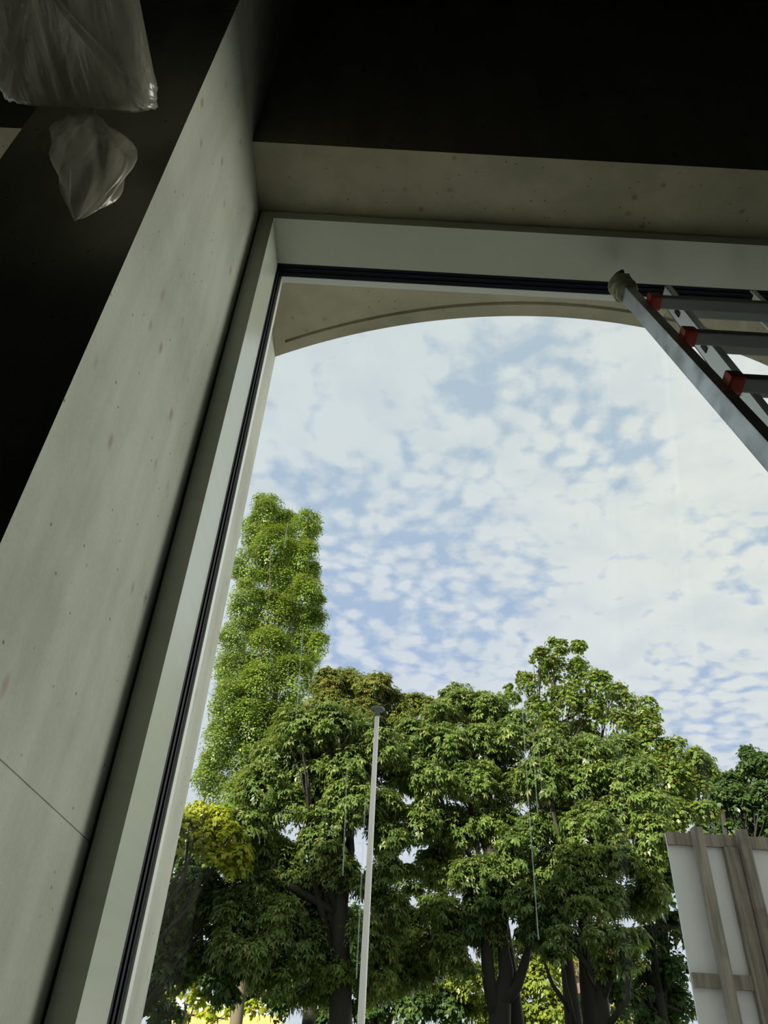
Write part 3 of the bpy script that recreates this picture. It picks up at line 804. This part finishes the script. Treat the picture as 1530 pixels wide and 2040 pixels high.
# sunlit trees far behind the trunks
tree('garden_tree', 'sunlit yellow green tree seen low between the chestnut trunks', 'tree', 'lime', 'maple', 0.15,
     rad([(940, 1960, 50), (1000, 1930, 45), (1060, 1900, 50), (1020, 1990, 55), (1080, 1960, 50), (1120, 1920, 45), (960, 2020, 45), (1100, 2020, 50), (1040, 2040, 50)], 34),
     (1040, 34), dens=1.0, fill=0.4, tr_r=0.2)
tree('garden_tree', 'dark green tree behind the foot of the flagpole', 'tree', 'dark', 'maple', 0.18,
     rad([(620, 1960, 60), (470, 1985, 40), (540, 1955, 50), (415, 1955, 38), (500, 1930, 50), (700, 1930, 65), (780, 1920, 65), (860, 1950, 60), (740, 2000, 65), (820, 2010, 60), (660, 2030, 50), (560, 2000, 40), (900, 2010, 50), (700, 1860, 60), (790, 1850, 60), (870, 1850, 60)], 34),
     (760, 34), dens=1.1, fill=0.45, tr_r=0.25)
tree('garden_tree', 'green tree in front of the brick house', 'tree', 'maple', 'maple', 0.18,
     rad([(1240, 2000, 36), (1280, 1990, 36), (1330, 1990, 36), (1150, 2010, 40), (1290, 2030, 36), (1220, 2035, 30)], 36),
     (1270, 36), dens=1.0, fill=0.4, tr_r=0.2)
tree('garden_tree', 'yellow leaved shrub tree beside the yellow building', 'tree', 'yellow', 'maple', 0.2,
     rad([(345, 1970, 26), (365, 1950, 24), (390, 1990, 22), (440, 2000, 20), (330, 1990, 26), (410, 2020, 22), (470, 2015, 24), (510, 2010, 22), (360, 2030, 20)], 33),
     (350, 33), dens=0.8, fill=0.3, tr_r=0.1)


# forked trunk between the big crowns
def bare_trunk(name, label, paths, radii, y):
    p0 = at(paths[0][0][0], paths[0][0][1], y)
    root = thing(name, label, 'tree', (float(p0[0]), y, -0.05))
    for i, (pp, rr) in enumerate(zip(paths, radii)):
        pts = [Vector(at(a, b, y + 0.1 * k)) for k, (a, b) in enumerate(pp)]
        if i == 0:
            pts = [Vector((pts[0].x, y, -0.1))] + pts; rr = [rr[0] * 1.2] + list(rr)
        MB().tube(pts, rr, 12).build('trunk' if i == 0 else 'branch', M['bark'], root, True)
    return root


t2 = bare_trunk('chestnut_tree', 'forked dark trunk standing right of the flagpole foot', [[(995, 2035), (1000, 1985), (1010, 1930), (1000, 1870), (1010, 1800)], [(998, 2000), (1030, 1965), (1045, 1920), (1060, 1860)], [(992, 2030), (975, 1960), (968, 1880), (960, 1800)]],
                [[0.24, 0.20, 0.15, 0.12, 0.08], [0.15, 0.12, 0.10, 0.06], [0.18, 0.15, 0.13, 0.09]], 19.0)
P_, N_ = [], []
for (px, py, r) in ((960, 1800, 42), (1015, 1790, 40), (1060, 1850, 28), (930, 1850, 36)):
    a_, b_2 = lobe_points(at(px, py, 19.2), px_size(px, py, 19.2, r), 700); P_.append(a_); N_.append(b_2)
link('foliage', leaf_mesh('foliage', np.vstack(P_), np.vstack(N_), 0.155, 'palmate'), L['dark'], t2)


# ------------------------------------------------------------------ houses beyond the trees
def house(name, label, x0, x1, y, z1, wall, base=None, base_z=0, windows=(), roof=None):
    root = thing(name, label, 'house', ((x0 + x1) / 2, y, -0.05))
    b = MB().box((x0, y, -0.05), (x1, y + 6, z1)).build('wall', wall, root)
    if base:
        MB().box((x0 - 0.03, y - 0.06, -0.05), (x1 + 0.03, y - 0.002, base_z)).build('base_wall', base, root)
    for (a, c, zl, zh) in windows:
        f = MB().box((a, y - 0.08, zl), (c, y - 0.005, zh)).build('window', M['white_wall'], root)
        MB().box((a + 0.08, y - 0.095, zl + 0.08), (c - 0.08, y - 0.081, zh - 0.08)).build('pane', M['dark_glass'], f)
    if roof:
        bm = bmesh.new()
        v = [bm.verts.new(p) for p in ((x0 - .3, y - .4, z1), (x1 + .3, y - .4, z1), (x1 + .3, y + 6.4, z1), (x0 - .3, y + 6.4, z1), (x0 + .5, y + 3, z1 + roof), (x1 - .5, y + 3, z1 + roof))]
        for f in ((0, 1, 5, 4), (2, 3, 4, 5), (1, 2, 5), (3, 0, 4), (3, 2, 1, 0)):
            bm.faces.new([v[i] for i in f])
        me = bpy.data.meshes.new('roof'); bm.to_mesh(me); bm.free(); link('roof', me, M['roof_tile'], root)
    return root


hx = [float(at(p, 2020, 46)[0]) for p in (300, 560)]
hz = float(at(400, 1988, 46)[2]); hb = float(at(400, 2016, 46)[2])
house('yellow_building', 'low building with a yellow base and white window band beyond the trees', hx[0], hx[1], 46, hz, M['white_wall'], M['yellow_wall'], hb,
      [(hx[0] + 0.4 + 1.15 * k, hx[0] + 1.2 + 1.15 * k, hb + 0.15, hz - 0.2) for k in range(6)])
hx = [float(at(p, 1980, 48)[0]) for p in (1185, 1290)]
house('brick_house', 'brick house glimpsed between the trunks left of the hoarding', hx[0], hx[1], 48, float(at(1200, 1935, 48)[2]), M['brick'], None, 0,
      [(hx[0] + 0.5, hx[0] + 1.3, 2.2, 3.6)], roof=2.5)
hx = [float(at(p, 1980, 40)[0]) for p in (600, 690)]
